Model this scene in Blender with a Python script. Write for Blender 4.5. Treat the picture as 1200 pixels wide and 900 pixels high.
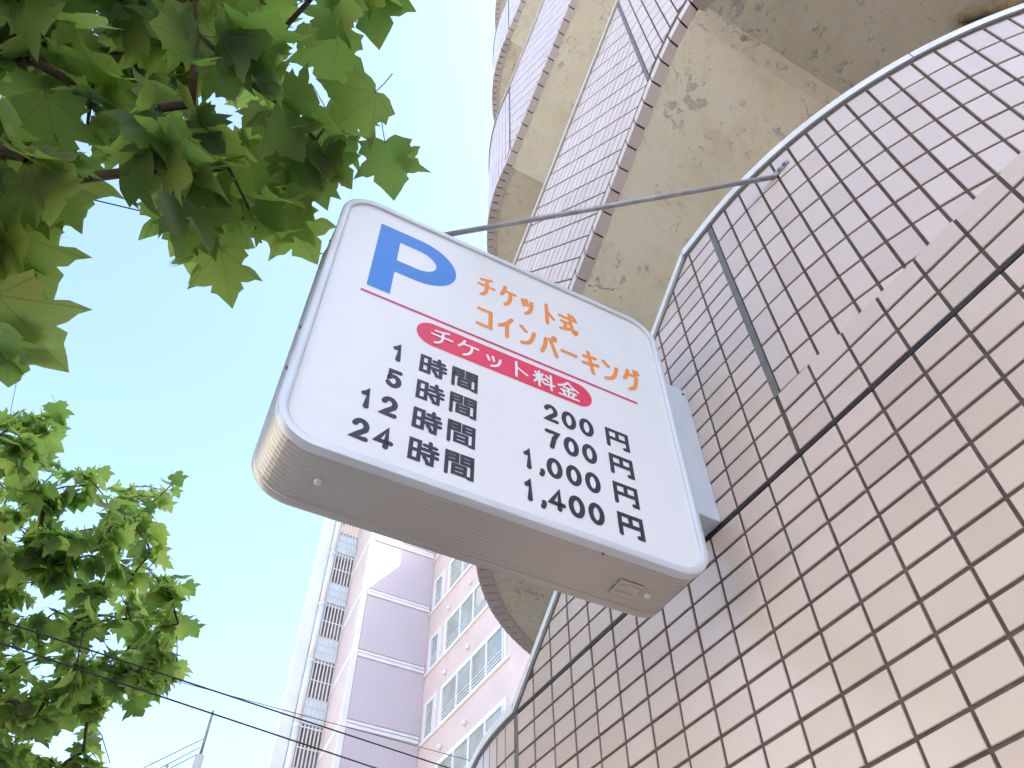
import bpy, bmesh, math, random
from mathutils import Vector, Matrix
random.seed(11)
rnd = random.random
def uni(a, b): return a + (b - a) * rnd()

for o in list(bpy.data.objects): bpy.data.objects.remove(o)
scene = bpy.context.scene
COL = scene.collection

# ------------------------------------------------------------------ camera
CAM = Vector((0, 0, 1.6))
AX_R = Vector((0.8744, -0.4851, -0.0063)).normalized()
AX_F = Vector((0.3127, 0.5537, 0.7718)).normalized()
AX_U = AX_R.cross(AX_F).normalized(); AX_R = AX_F.cross(AX_U).normalized()
FPX = 931.96                                    # focal length in photo pixels (1200 wide)
cam = bpy.data.cameras.new('camera'); cam.lens = FPX / 1200 * 36; cam.sensor_width = 36
cam.clip_start = 0.02; cam.clip_end = 3000
camo = bpy.data.objects.new('camera', cam); COL.objects.link(camo)
m = Matrix((AX_R, AX_U, -AX_F)).transposed().to_4x4(); m.translation = CAM
camo.matrix_world = m
scene.camera = camo

# ------------------------------------------------------------------ light
SUN = Vector((1.0, -0.6, 1.3)).normalized()
world = bpy.data.worlds.new('World'); scene.world = world; world.use_nodes = True
nt = world.node_tree; nt.nodes.clear()
wo = nt.nodes.new('ShaderNodeOutputWorld'); bg = nt.nodes.new('ShaderNodeBackground')
sky = nt.nodes.new('ShaderNodeTexSky'); sky.sky_type = 'NISHITA'; sky.sun_disc = False
sky.sun_elevation = math.asin(SUN.z); sky.sun_rotation = math.atan2(SUN.x, SUN.y)
sky.air_density = 1.0; sky.dust_density = 1.8; sky.ozone_density = 1.0; sky.altitude = 20
nt.links.new(sky.outputs[0], bg.inputs[0]); nt.links.new(bg.outputs[0], wo.inputs[0])
bg.inputs[1].default_value = 0.15
sl = bpy.data.lights.new('sun', 'SUN'); sl.energy = 4.0; sl.angle = math.radians(0.5); sl.color = (1, 0.95, 0.88)
so = bpy.data.objects.new('sun', sl); COL.objects.link(so)
so.rotation_euler = (-SUN).to_track_quat('-Z', 'Y').to_euler(); so.location = (30, -20, 50)
scene.render.engine = 'CYCLES'
vs = scene.view_settings
vs.view_transform = 'Standard'; vs.look = 'None'; vs.gamma = 1; vs.exposure = 2.15
vs.use_curve_mapping = False
scene.cycles.max_bounces = 7; scene.cycles.diffuse_bounces = 4; scene.cycles.glossy_bounces = 3; scene.cycles.transmission_bounces = 4
scene.cycles.transparent_max_bounces = 8

# ------------------------------------------------------------------ helpers
def ray(px, py):
    return (AX_R * ((px - 600) / FPX) + AX_U * (-(py - 450) / FPX) + AX_F).normalized()
def at(px, py, axis, val):
    v = ray(px, py); return CAM + v * ((val - CAM[axis]) / v[axis])
def pix(p):
    q = Vector(p) - CAM; z = q.dot(AX_F)
    if z < 0.05: return None
    return (600 + FPX * q.dot(AX_R) / z, 450 - FPX * q.dot(AX_U) / z, z)
def prop(o, label=None, cat=None, group=None, kind=None):
    if label: o['label'] = label
    if cat: o['category'] = cat
    if group: o['group'] = group
    if kind: o['kind'] = kind
    return o
def empty(name, loc=(0, 0, 0)):
    o = bpy.data.objects.new(name, None); o.empty_display_size = 0.1; o.location = loc
    COL.objects.link(o); return o
def link(name, me, mat=None, parent=None):
    o = bpy.data.objects.new(name, me); COL.objects.link(o)
    if mat and not me.materials: me.materials.append(mat)
    if parent:
        o.parent = parent
        # parents carry pure translations or stay at the origin, all meshes are in world space
        o.matrix_parent_inverse = Matrix.Translation(-WLOC(parent))
    return o
def WLOC(o):
    return Vector(o.location) if o.type == 'EMPTY' else Vector((0, 0, 0))
class MB:
    def __init__(s): s.v = []; s.f = []
    def add(s, vs_, fs):
        n = len(s.v); s.v += [tuple(p) for p in vs_]; s.f += [tuple(i + n for i in f) for f in fs]
    def box(s, x0, x1, y0, y1, z0, z1):
        s.add([(x0,y0,z0),(x1,y0,z0),(x1,y1,z0),(x0,y1,z0),(x0,y0,z1),(x1,y0,z1),(x1,y1,z1),(x0,y1,z1)],
              [(0,3,2,1),(4,5,6,7),(0,1,5,4),(1,2,6,5),(2,3,7,6),(3,0,4,7)])
    def prism(s, pts, z0, z1):
        n = len(pts)
        s.add([(x,y,z0) for x,y in pts] + [(x,y,z1) for x,y in pts],
              [tuple(range(n))[::-1], tuple(range(n, 2*n))] + [(i,(i+1)%n,n+(i+1)%n,n+i) for i in range(n)])
    def tube(s, pts, rads, seg=8, cap=True):
        pts = [Vector(p) for p in pts]; n = len(pts); rings = []
        ref = Vector((0.31, 0.2, 0.93)).normalized()
        for i in range(n):
            t = (pts[min(i+1, n-1)] - pts[max(i-1, 0)])
            t = t.normalized() if t.length > 1e-9 else Vector((0,0,1))
            a = t.cross(ref)
            if a.length < 0.05: a = t.cross(Vector((1, 0, 0)))
            a.normalize(); b = t.cross(a)
            r = rads[i] if isinstance(rads, (list, tuple)) else rads
            rings.append([pts[i] + (a * math.cos(2*math.pi*k/seg) + b * math.sin(2*math.pi*k/seg)) * r for k in range(seg)])
        vv = [p for r_ in rings for p in r_]; ff = []
        for i in range(n - 1):
            for k in range(seg):
                ff.append((i*seg+k, i*seg+(k+1)%seg, (i+1)*seg+(k+1)%seg, (i+1)*seg+k))
        if cap: ff += [tuple(range(seg))[::-1], tuple((n-1)*seg + k for k in range(seg))]
        s.add(vv, ff)
    def sweep(s, secs, close_ends=True):
        # secs: list of rings (each the same number of points)
        n = len(secs[0]); vv = [p for r_ in secs for p in r_]; ff = []
        for i in range(len(secs) - 1):
            for k in range(n):
                ff.append((i*n+k, (i+1)*n+k, (i+1)*n+(k+1)%n, i*n+(k+1)%n))
        if close_ends: ff += [tuple(range(n)), tuple((len(secs)-1)*n + k for k in range(n))[::-1]]
        s.add(vv, ff)
    def mesh(s, name, smooth=False):
        me = bpy.data.meshes.new(name); me.from_pydata(s.v, [], s.f)
        if smooth: me.polygons.foreach_set('use_smooth', [True] * len(me.polygons))
        me.update(); return me
    def fix(s, me):
        b = bmesh.new(); b.from_mesh(me); bmesh.ops.recalc_face_normals(b, faces=b.faces); b.to_mesh(me); b.free()
    def build(s, name, mat, parent=None, smooth=False, fix=True):
        me = s.mesh(name, smooth)
        if fix: s.fix(me)
        return link(name, me, mat, parent)

# ------------------------------------------------------------------ materials
MATS = {}
class NT:
    def __init__(s, name):
        s.m = bpy.data.materials.new(name); s.m.use_nodes = True; s.t = s.m.node_tree
        s.p = s.t.nodes['Principled BSDF']; s.out = s.t.nodes['Material Output']; MATS[name] = s.m
    def n(s, kind, **kw):
        nd = s.t.nodes.new('ShaderNode' + kind)
        for k, v in kw.items():
            if k.startswith('i_'): nd.inputs[int(k[2:]) if k[2:].isdigit() else k[2:]].default_value = v
            else: setattr(nd, k, v)
        return nd
    def l(s, a, b): s.t.links.new(a, b)
    def math(s, op, a, b=None, c=None, clamp=False):
        nd = s.n('Math', operation=op, use_clamp=clamp)
        for i, x in enumerate((a, b, c)):
            if x is None: continue
            if isinstance(x, (int, float)): nd.inputs[i].default_value = x
            else: s.l(x, nd.inputs[i])
        return nd.outputs[0]
    def mix(s, fac, a, b, blend='MIX'):
        nd = s.n('Mix', data_type='RGBA', blend_type=blend)
        for sock, x in ((nd.inputs[0], fac), (nd.inputs[6], a), (nd.inputs[7], b)):
            if isinstance(x, (int, float)): sock.default_value = x
            elif isinstance(x, tuple): sock.default_value = x if len(x) == 4 else x + (1,)
            else: s.l(x, sock)
        return nd.outputs[2]
    def ramp(s, fac, stops):
        nd = s.n('ValToRGB'); e = nd.color_ramp.elements
        while len(e) < len(stops): e.new(0.5)
        for i, (p, c) in enumerate(stops):
            e[i].position = p; e[i].color = c if isinstance(c, tuple) and len(c) == 4 else ((c + (1,)) if isinstance(c, tuple) else (c, c, c, 1))
        s.l(fac, nd.inputs[0]); return nd.outputs[0]
    def noise(s, scale, detail=4, rough=0.55, vec=None, dim=None):
        nd = s.n('TexNoise'); nd.inputs['Scale'].default_value = scale; nd.inputs['Detail'].default_value = detail
        nd.inputs['Roughness'].default_value = rough
        s.l(vec if vec else s.coord(), nd.inputs['Vector']); return nd.outputs[0]
    def coord(s):
        if not hasattr(s, '_g'): s._g = s.n('NewGeometry')
        return s._g.outputs['Position']
    def bump(s, h, strength=0.3, dist=0.01, normal=None):
        nd = s.n('Bump'); nd.inputs['Strength'].default_value = strength; nd.inputs['Distance'].default_value = dist
        s.l(h, nd.inputs['Height'])
        if normal: s.l(normal, nd.inputs['Normal'])
        s.l(nd.outputs[0], s.p.inputs['Normal']); return nd.outputs[0]
    def set(s, rough=None, metal=None, spec=None, color=None):
        if rough is not None: s.p.inputs['Roughness'].default_value = rough
        if metal is not None: s.p.inputs['Metallic'].default_value = metal
        if spec is not None: s.p.inputs['Specular IOR Level'].default_value = spec
        if color is not None:
            if isinstance(color, tuple): s.p.inputs['Base Color'].default_value = color + (1,)
            else: s.l(color, s.p.inputs['Base Color'])
        return s

def simple(name, col, rough=0.5, metal=0.0, var=0.06, scale=6.0, bump=0.0, bscale=60):
    t = NT(name)
    nz = t.noise(scale, 5)
    d = tuple(c * (1 - var * 2.2) for c in col); b = tuple(min(1, c * (1 + var)) for c in col)
    t.set(rough, metal, None, t.ramp(nz, [(0.3, d), (0.7, b)]))
    if bump: t.bump(t.noise(bscale, 4), bump, 0.004)
    return t.m

def tile_mat(name, island):
    t = NT(name)
    if island:
        g = t.n('NewGeometry'); r = g.outputs['Random Per Island']
    else:
        oi = t.n('ObjectInfo'); r = oi.outputs['Random']
    base = t.ramp(r, [(0.0, (0.58, 0.475, 0.42)), (0.3, (0.615, 0.515, 0.46)), (0.7, (0.63, 0.53, 0.475)), (1.0, (0.655, 0.545, 0.485))])
    nz = t.noise(160, 4, 0.6)
    c2 = t.mix(t.math('MULTIPLY', nz, 0.07), base, (0.47, 0.38, 0.34))
    dirt = t.ramp(t.noise(2.3, 4, 0.5), [(0.45, 0.0), (0.8, 0.16)])
    c3 = t.mix(dirt, c2, (0.42, 0.36, 0.31))
    t.set(0.25, 0, 0.6, c3)
    t.bump(t.noise(9, 2), 0.05, 0.006)
    return t.m
tile_mat('tile_single', False); tile_mat('tile_field', True)

t = NT('grout')
c = t.ramp(t.noise(25, 6, 0.7), [(0.3, (0.080, 0.064, 0.054)), (0.7, (0.145, 0.118, 0.100))])
t.set(0.92, 0, 0.2, c); t.bump(t.noise(190, 3), 0.5, 0.002)
simple('sealant_black', (0.022, 0.02, 0.021), 0.6, 0, 0.3, 30)
simple('sealant_grey', (0.16, 0.155, 0.155), 0.7, 0, 0.1, 30)

t = NT('coping_metal')
c = t.ramp(t.noise(9, 6, 0.7), [(0.35, (0.66, 0.67, 0.66)), (0.62, (0.78, 0.79, 0.78))])
c = t.mix(t.ramp(t.noise(26, 6, 0.7), [(0.60, 0.0), (0.75, 0.55)]), c, (0.30, 0.28, 0.25))
t.set(0.5, 0.0, 0.5, c); t.bump(t.noise(60, 3), 0.15, 0.003)

# peeling cream paint on concrete
t = NT('soffit_paint')
pos = t.coord()
n1 = t.noise(1.5, 9, 0.66); n2 = t.noise(7.0, 8, 0.72)
peel = t.math('ADD', t.math('MULTIPLY', n1, 0.62), t.math('MULTIPLY', n2, 0.40))
mask = t.ramp(peel, [(0.625, 0.0), (0.64, 1.0)])
fl = t.ramp(t.noise(17, 7, 0.7), [(0.585, 0.0), (0.61, 1.0)])
fl = t.math('MULTIPLY', fl, t.ramp(t.noise(3.3, 3), [(0.46, 0.0), (0.58, 1.0)]))
mask2 = t.math('MAXIMUM', mask, fl)
cream = t.ramp(t.noise(2.6, 6), [(0.25, (0.72, 0.64, 0.47)), (0.5, (0.80, 0.72, 0.54)), (0.75, (0.82, 0.75, 0.60))])
stain = t.ramp(t.noise(4.4, 7, 0.65), [(0.5, 0.0), (0.75, 0.45)])
cream = t.mix(stain, cream, (0.55, 0.45, 0.27))
conc = t.ramp(t.noise(22, 6), [(0.3, (0.50, 0.46, 0.40)), (0.7, (0.62, 0.585, 0.53))])
colr = t.mix(mask2, cream, conc)
spk = t.ramp(t.noise(46, 8, 0.75), [(0.56, 0.0), (0.70, 0.55)])
colr = t.mix(spk, colr, (0.46, 0.42, 0.36))
lb = t.ramp(t.noise(9, 5), [(0.5, 0.0), (0.7, 0.4)])
colr = t.mix(lb, colr, (0.80, 0.77, 0.70))
crk = t.n('TexVoronoi', feature='DISTANCE_TO_EDGE'); crk.inputs['Scale'].default_value = 2.2
wv = t.n('VectorMath', operation='ADD')
nv = t.n('TexNoise'); nv.inputs['Scale'].default_value = 5; nv.inputs['Detail'].default_value = 5; t.l(pos, nv.inputs['Vector'])
sc = t.n('VectorMath', operation='SCALE'); sc.inputs['Scale'].default_value = 0.5; t.l(nv.outputs['Color'], sc.inputs[0])
t.l(pos, wv.inputs[0]); t.l(sc.outputs[0], wv.inputs[1]); t.l(wv.outputs[0], crk.inputs['Vector'])
cm = t.ramp(crk.outputs[0], [(0.0, 1.0), (0.007, 0.0)])
cm = t.math('MULTIPLY', cm, t.ramp(t.noise(2.3, 3), [(0.56, 0.0), (0.66, 0.7)]))
colr = t.mix(cm, colr, (0.16, 0.13, 0.10))
t.set(0.9, 0, 0.2, colr)
h = t.math('SUBTRACT', t.math('MULTIPLY', t.noise(48, 8, 0.7), 0.55), t.math('MULTIPLY', mask2, 0.6))
h = t.math('SUBTRACT', h, cm)
t.bump(h, 0.75, 0.008)

simple('conduit', (0.36, 0.29, 0.17), 0.7, 0, 0.15, 20)
# sign
t = NT('sign_face')
c = t.ramp(t.noise(2.2, 5), [(0.3, (0.74, 0.745, 0.75)), (0.7, (0.79, 0.795, 0.80))])
dd = t.ramp(t.noise(7, 7, 0.7), [(0.56, 0.0), (0.72, 0.16)])
c = t.mix(dd, c, (0.60, 0.59, 0.57)); t.set(0.28, 0, 0.5, c); t.bump(t.noise(3.0, 3), 0.06, 0.02)
simple('frame_metal', (0.66, 0.69, 0.72), 0.38, 0.25, 0.04, 8)
t = NT('body_metal')
c = t.ramp(t.noise(2.5, 3, 0.5), [(0.3, (0.49, 0.46, 0.42)), (0.7, (0.54, 0.51, 0.47))])
t.set(0.42, 0.75, 0.5, c)
simple('bracket_paint', (0.62, 0.66, 0.70), 0.45, 0.1, 0.03, 6)
simple('bolt_metal', (0.72, 0.70, 0.66), 0.3, 0.8, 0.05, 40)
simple('rod_metal', (0.42, 0.41, 0.41), 0.5, 0.6, 0.12, 25, 0.2, 120)
simple('ink_black', (0.022, 0.022, 0.04), 0.4, 0, 0.05)
simple('ink_blue', (0.028, 0.21, 0.64), 0.4, 0, 0.03)
simple('ink_orange', (0.86, 0.27, 0.035), 0.4, 0, 0.03)
simple('ink_red', (0.76, 0.035, 0.10), 0.4, 0, 0.04)
simple('ink_crimson', (0.58, 0.03, 0.13), 0.4, 0, 0.04)
simple('ink_white', (0.80, 0.80, 0.81), 0.4, 0, 0.02)
simple('sticker', (0.56, 0.50, 0.44), 0.5, 0, 0.05)
simple('sticker_ink', (0.36, 0.30, 0.25), 0.5, 0, 0.1)

# background, with colours paled in place of distance haze
t = NT('bg_panel')
wv = t.n('TexWave', wave_type='BANDS', bands_direction='X'); wv.inputs['Scale'].default_value = 3.0; wv.inputs['Distortion'].default_value = 0
t.l(t.coord(), wv.inputs['Vector'])
c = t.mix(t.ramp(wv.outputs[0], [(0.1, 1.0), (0.35, 0.0)]), (0.60, 0.515, 0.54), (0.53, 0.45, 0.475))
c = t.mix(t.ramp(t.noise(0.8, 5), [(0.4, 0.0), (0.7, 0.18)]), c, (0.53, 0.43, 0.44))
t.set(0.6, 0, 0.4, c)
simple('bg_pink', (0.70, 0.545, 0.49), 0.7, 0, 0.04, 0.7)
simple('bg_trim', (0.80, 0.76, 0.74), 0.6, 0, 0.03, 2)
simple('bg_white', (0.74, 0.73, 0.72), 0.6, 0, 0.03, 1)
simple('bg_recess_shade', (0.30, 0.24, 0.20), 0.8, 0, 0.2, 2)
simple('bg_screen', (0.62, 0.70, 0.74), 0.35, 0, 0.04, 3)
simple('bg_window_frame', (0.74, 0.77, 0.80), 0.45, 0.1, 0.03, 3)
t = NT('bg_glass')
c = t.ramp(t.noise(0.9, 3), [(0.3, (0.28, 0.29, 0.26)), (0.7, (0.42, 0.42, 0.38))])
t.set(0.08, 0, 1.0, c)
simple('main_wall', (0.56, 0.47, 0.44), 0.6, 0, 0.05, 0.5)

simple('asphalt', (0.085, 0.083, 0.080), 0.9, 0, 0.2, 8, 0.5, 150)
simple('paving', (0.46, 0.42, 0.37), 0.85, 0, 0.12, 3, 0.3, 90)
simple('kerbstone', (0.36, 0.35, 0.33), 0.85, 0, 0.1, 8, 0.3, 90)
simple('concrete_pole', (0.46, 0.44, 0.41), 0.85, 0, 0.08, 3)
simple('cable', (0.02, 0.022, 0.03), 0.6, 0, 0.1)
simple('pole_metal', (0.20, 0.20, 0.21), 0.5, 0.4, 0.1)
simple('insulator', (0.30, 0.30, 0.30), 0.3, 0, 0.1)

t = NT('bark')
n1 = t.noise(6, 6, 0.6); c = t.ramp(n1, [(0.35, (0.10, 0.085, 0.06)), (0.5, (0.17, 0.15, 0.11)), (0.62, (0.26, 0.25, 0.18))])
t.set(0.9, 0, 0.2, c); t.bump(t.noise(30, 6), 0.6, 0.01)
t = NT('twig'); t.set(0.8, 0, 0.2, t.ramp(t.noise(12, 4), [(0.3, (0.05, 0.035, 0.025)), (0.7, (0.12, 0.09, 0.06))]))

def leaf_mat(name, island):
    t = NT(name)
    g = t.n('NewGeometry')
    r = g.outputs['Random Per Island'] if island else t.n('ObjectInfo').outputs['Random']
    uvn = t.n('UVMap'); sep = t.n('SeparateXYZ'); t.l(uvn.outputs[0], sep.inputs[0])
    x = t.math('MULTIPLY', t.math('ABSOLUTE', t.math('SUBTRACT', sep.outputs[0], 0.5)), 2.0); y = t.math('SUBTRACT', sep.outputs[1], 0.1)
    dmin = x
    for ang, wgt in ((46, 1.0), (80, 1.0)):
        a = math.radians(ang)
        d = t.math('ABSOLUTE', t.math('SUBTRACT', t.math('MULTIPLY', x, math.cos(a)), t.math('MULTIPLY', y, math.sin(a))))
        dmin = t.math('MINIMUM', dmin, d)
    vein = t.ramp(dmin, [(0.006, 1.0), (0.020, 0.0)])
    # side veins
    w = t.math('ABSOLUTE', t.math('SUBTRACT', t.math('FRACT', t.math('MULTIPLY', t.math('SUBTRACT', y, t.math('MULTIPLY', x, 0.75)), 9.0)), 0.5))
    side = t.math('MULTIPLY', t.ramp(w, [(0.0, 0.5), (0.09, 0.0)]), 1.0)
    vm = t.math('MAXIMUM', vein, side)
    top = t.ramp(r, [(0.0, (0.030, 0.070, 0.022)), (0.35, (0.052, 0.11, 0.030)), (0.7, (0.085, 0.155, 0.038)), (0.90, (0.12, 0.17, 0.04)), (0.94, (0.20, 0.21, 0.13)), (1.0, (0.22, 0.17, 0.06))])
    r2 = t.math('FRACT', t.math('MULTIPLY', r, 7.31))
    blot = t.math('MULTIPLY', t.ramp(t.noise(11, 4), [(0.52, 0.0), (0.68, 0.7)]), t.ramp(r2, [(0.50, 0.0), (0.85, 1.0)]))
    top = t.mix(blot, top, (0.20, 0.12, 0.025))
    under = t.mix(0.45, top, (0.13, 0.155, 0.10))
    colr = t.mix(g.outputs['Backfacing'], top, under)
    colr = t.mix(t.math('MULTIPLY', vm, 0.75), colr, (0.24, 0.28, 0.12))
    t.set(0.42, 0, 0.42, colr)
    t.bump(t.math('SUBTRACT', t.math('MULTIPLY', t.noise(70, 3), 0.3), vm), 0.35, 0.004)
    tr = t.n('BsdfTranslucent')
    tc = t.mix(0.5, t.mix(blot, (0.34, 0.56, 0.08), (0.56, 0.42, 0.06)), t.mix(r, (0.13, 0.30, 0.05), (0.60, 0.74, 0.15)))
    tc = t.mix(t.math('MULTIPLY', vm, 0.55), tc, (0.16, 0.22, 0.05))
    t.l(tc, tr.inputs['Color'])
    mx = t.n('MixShader'); mx.inputs[0].default_value = 0.60
    t.l(t.p.outputs[0], mx.inputs[1]); t.l(tr.outputs[0], mx.inputs[2]); t.l(mx.outputs[0], t.out.inputs[0])
    return t.m
leaf_mat('leaf_single', False); leaf_mat('leaf_mass', True)

# ------------------------------------------------------------------ ground
def sheet(name, x0, x1, y0, y1, z, mat):
    b = MB(); b.add([(x0,y0,z),(x1,y0,z),(x1,y1,z),(x0,y1,z)], [(0,1,2,3)])
    return prop(b.build(name, MATS[mat], None, False, False), kind='structure')
sheet('road', -900, 900, -900, 900, -0.13, 'asphalt')
b = MB(); b.box(-2.35, 1.5, -60, 60, -0.3, 0.0); prop(b.build('pavement', MATS['paving']), kind='structure')
b = MB(); b.box(-2.53, -2.352, -60, 60, -0.3, 0.012); prop(b.build('kerb', MATS['kerbstone']), kind='structure')
b = MB(); b.box(-16.0, -9.5, -60, 90, -0.3, 0.0); prop(b.build('pavement', MATS['paving']), kind='structure')

# ------------------------------------------------------------------ the tiled building
XW = 1.2815; R = 1.58; CX = XW + R; YN = 0.846; YF = 2.2627; L = YF - YN
TW, TH, JT = 0.118, 0.0704, 0.0088
GD = -0.005                                        # grout lies 5 mm behind the tile faces
def path(s, d=0.0):
    """point and outward normal of the stair tower outline at arc length s, d metres outside the tile face"""
    if s < 0:
        a = -s / R; n = Vector((-math.cos(a), -math.sin(a), 0)); p = Vector((CX, YN, 0)) + n * (R + d)
    elif s <= L:
        n = Vector((-1, 0, 0)); p = Vector((XW - d, YN + s, 0))
    else:
        a = (s - L) / R; n = Vector((-math.cos(a), math.sin(a), 0)); p = Vector((CX, YF, 0)) + n * (R + d)
    return p, n
def zb2(y): return min(5.9, max(4.255, 5.588 - 0.885 * (y - 0.83)))
STOREY = 3.32; BAND = 1.5
def zbot(k, s): return zb2(path(s)[0].y) + (k - 2) * STOREY
def ztop1(y): return min(4.118, max(2.988, 4.118 - 0.876 * (y - 0.98)))
def ztop(k, s):
    y = path(s)[0].y
    return ztop1(y) if k == 1 else zb2(y) + BAND + (k - 2) * STOREY
SA = -2.35 * R; SB = L + 2.35 * R                   # ends of the outline, inside the main block
def samples(s0, s1, step=0.07):
    ks = [s0]
    n = max(1, int(math.ceil((s1 - s0) / step)))
    out = [s0 + (s1 - s0) * i / n for i in range(n + 1)]
    marks = [0.0, L]
    for yk in (0.4775, 0.98, 2.27, 2.336):
        marks.append(yk - YN if YN <= yk <= YF else (-R * math.asin((YN - yk) / R) if yk < YN else L + R * math.asin((yk - YF) / R)))
    out += [q for q in marks if s0 < q < s1]
    out = sorted(set(round(q, 5) for q in out)); return out

bld = empty('tiled_building', (2.9, 0.0, 0.0))
prop(bld, 'pale pink tiled building with round-ended outside stair tower and peeling cream soffits', 'building')
FIELD = MB()                                       # all tiles too many or too small to pick apart
CAND = []                                          # whole rectangular tiles: (area, kind, matrix, part name)
def clip(poly, a, b, c):
    """keep a*u+b*v<=c"""
    out = []
    for i in range(len(poly)):
        p, q = poly[i], poly[(i+1) % len(poly)]
        fp, fq = a*p[0]+b*p[1]-c, a*q[0]+b*q[1]-c
        if fp <= 0: out.append(p)
        if (fp < 0 < fq) or (fq < 0 < fp):
            r_ = fp / (fp - fq); out.append((p[0]+(q[0]-p[0])*r_, p[1]+(q[1]-p[1])*r_))
    return out
def area2(poly):
    return 0.5 * sum(poly[i][0]*poly[(i+1)%len(poly)][1]-poly[(i+1)%len(poly)][0]*poly[i][1] for i in range(len(poly)))
def tile_geo(mb, poly, fn, dz):
    if len(poly) < 3 or abs(area2(poly)) < 2.5e-4: return
    if area2(poly) < 0: poly = poly[::-1]
    # drop doubled points
    q = []
    for p in poly:
        if not q or (abs(p[0]-q[-1][0]) + abs(p[1]-q[-1][1])) > 1e-4: q.append(p)
    if len(q) > 1 and abs(q[0][0]-q[-1][0]) + abs(q[0][1]-q[-1][1]) < 1e-4: q.pop()
    poly = q
    if len(poly) < 3: return
    cu = sum(p[0] for p in poly)/len(poly); cv = sum(p[1] for p in poly)/len(poly); n = len(poly)
    e = 0.0016
    ins = []
    for p in poly:
        dx, dy = cu-p[0], cv-p[1]
        ins.append((p[0] + math.copysign(min(e, abs(dx)*0.5), dx), p[1] + math.copysign(min(e, abs(dy)*0.5), dy)))
    vv = [fn(u, v, GD - 0.003) for u, v in poly] + [fn(u, v, dz - 0.0014) for u, v in poly] + [fn(u, v, dz) for u, v in ins]
    ff = []
    for i in range(n):
        j = (i+1) % n
        ff += [(i, j, n+j, n+i), (n+i, n+j, 2*n+j, 2*n+i)]
    ff.append(tuple(range(2*n, 3*n)))
    mb.add(vv, ff)
def jit(): return uni(-0.0007, 0.0007)
def put_tile(poly, full, fn, frame, part):
    """poly clipped in (u,v); full = (u0,u1,v0,v1) when whole"""
    whole = len(poly) == 4 and abs(abs(area2(poly)) - (full[1]-full[0])*(full[3]-full[2])) < 1e-6
    if whole and part:
        pr = []
        for u, v in poly:
            w = pix(fn(u, v, 0)); pr.append(w)
        if all(pr) and all(-10 < w[0] < 1210 and -10 < w[1] < 910 for w in pr):
            cxp = sum(w[0] for w in pr)/4; cyp = sum(w[1] for w in pr)/4
            if not in_sign(cxp, cyp):
                CAND.append((abs(area2([(w[0], w[1]) for w in pr])), (full, poly, fn, frame, part)))
                return
    tile_geo(FIELD, poly, fn, jit())
SIGNPX = [(405, 240), (440, 232), (750, 378), (770, 395), (822, 655), (760, 715), (300, 570), (300, 540), (322, 488)]
def in_sign(x, y):
    ins = False; n = len(SIGNPX)
    for i in range(n):
        (x1, y1), (x2, y2) = SIGNPX[i], SIGNPX[(i+1) % n]
        if (y1 > y) != (y2 > y) and x < (x2-x1)*(y-y1)/(y2-y1)+x1: ins = not ins
    return ins

# --- backing (grout) masses -------------------------------------------------
def shell(k, s0, s1, zlo, thick=0.16, out=GD):
    secs = []
    for s in samples(s0, s1):
        p, n = path(s, out); q, _ = path(s, -thick)
        z1 = ztop(k, s); z0 = zlo if zlo is not None else zbot(k, s) + 0.03
        secs.append([Vector((p.x, p.y, z0)), Vector((p.x, p.y, z1)), Vector((q.x, q.y, z1)), Vector((q.x, q.y, z0))])
    mb = MB(); mb.sweep(secs); return mb
lower = MB(); lower.box(XW - GD, 2.6, -6.0, YN - 0.0005, -0.3, 3.2)
lower = lower.build('street_wall', MATS['grout'], bld)
tower1 = shell(1, SA, SB, -0.3).build('stair_wall', MATS['grout'], bld)
bands = {}
for k in (2, 3, 4, 5):
    bands[k] = shell(k, SA, SB, None).build('parapet', MATS['grout'], bld)
mb = MB(); mb.box(3.9, 18, -24, 3.0, -0.3, 24); mb.build('main_block', MATS['main_wall'], bld)
mb = MB(); mb.box(2.86, 3.06, YN + 0.1, YF - 0.1, -0.3, 20.5); mb.build('spine_wall', MATS['soffit_paint'], bld)
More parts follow.
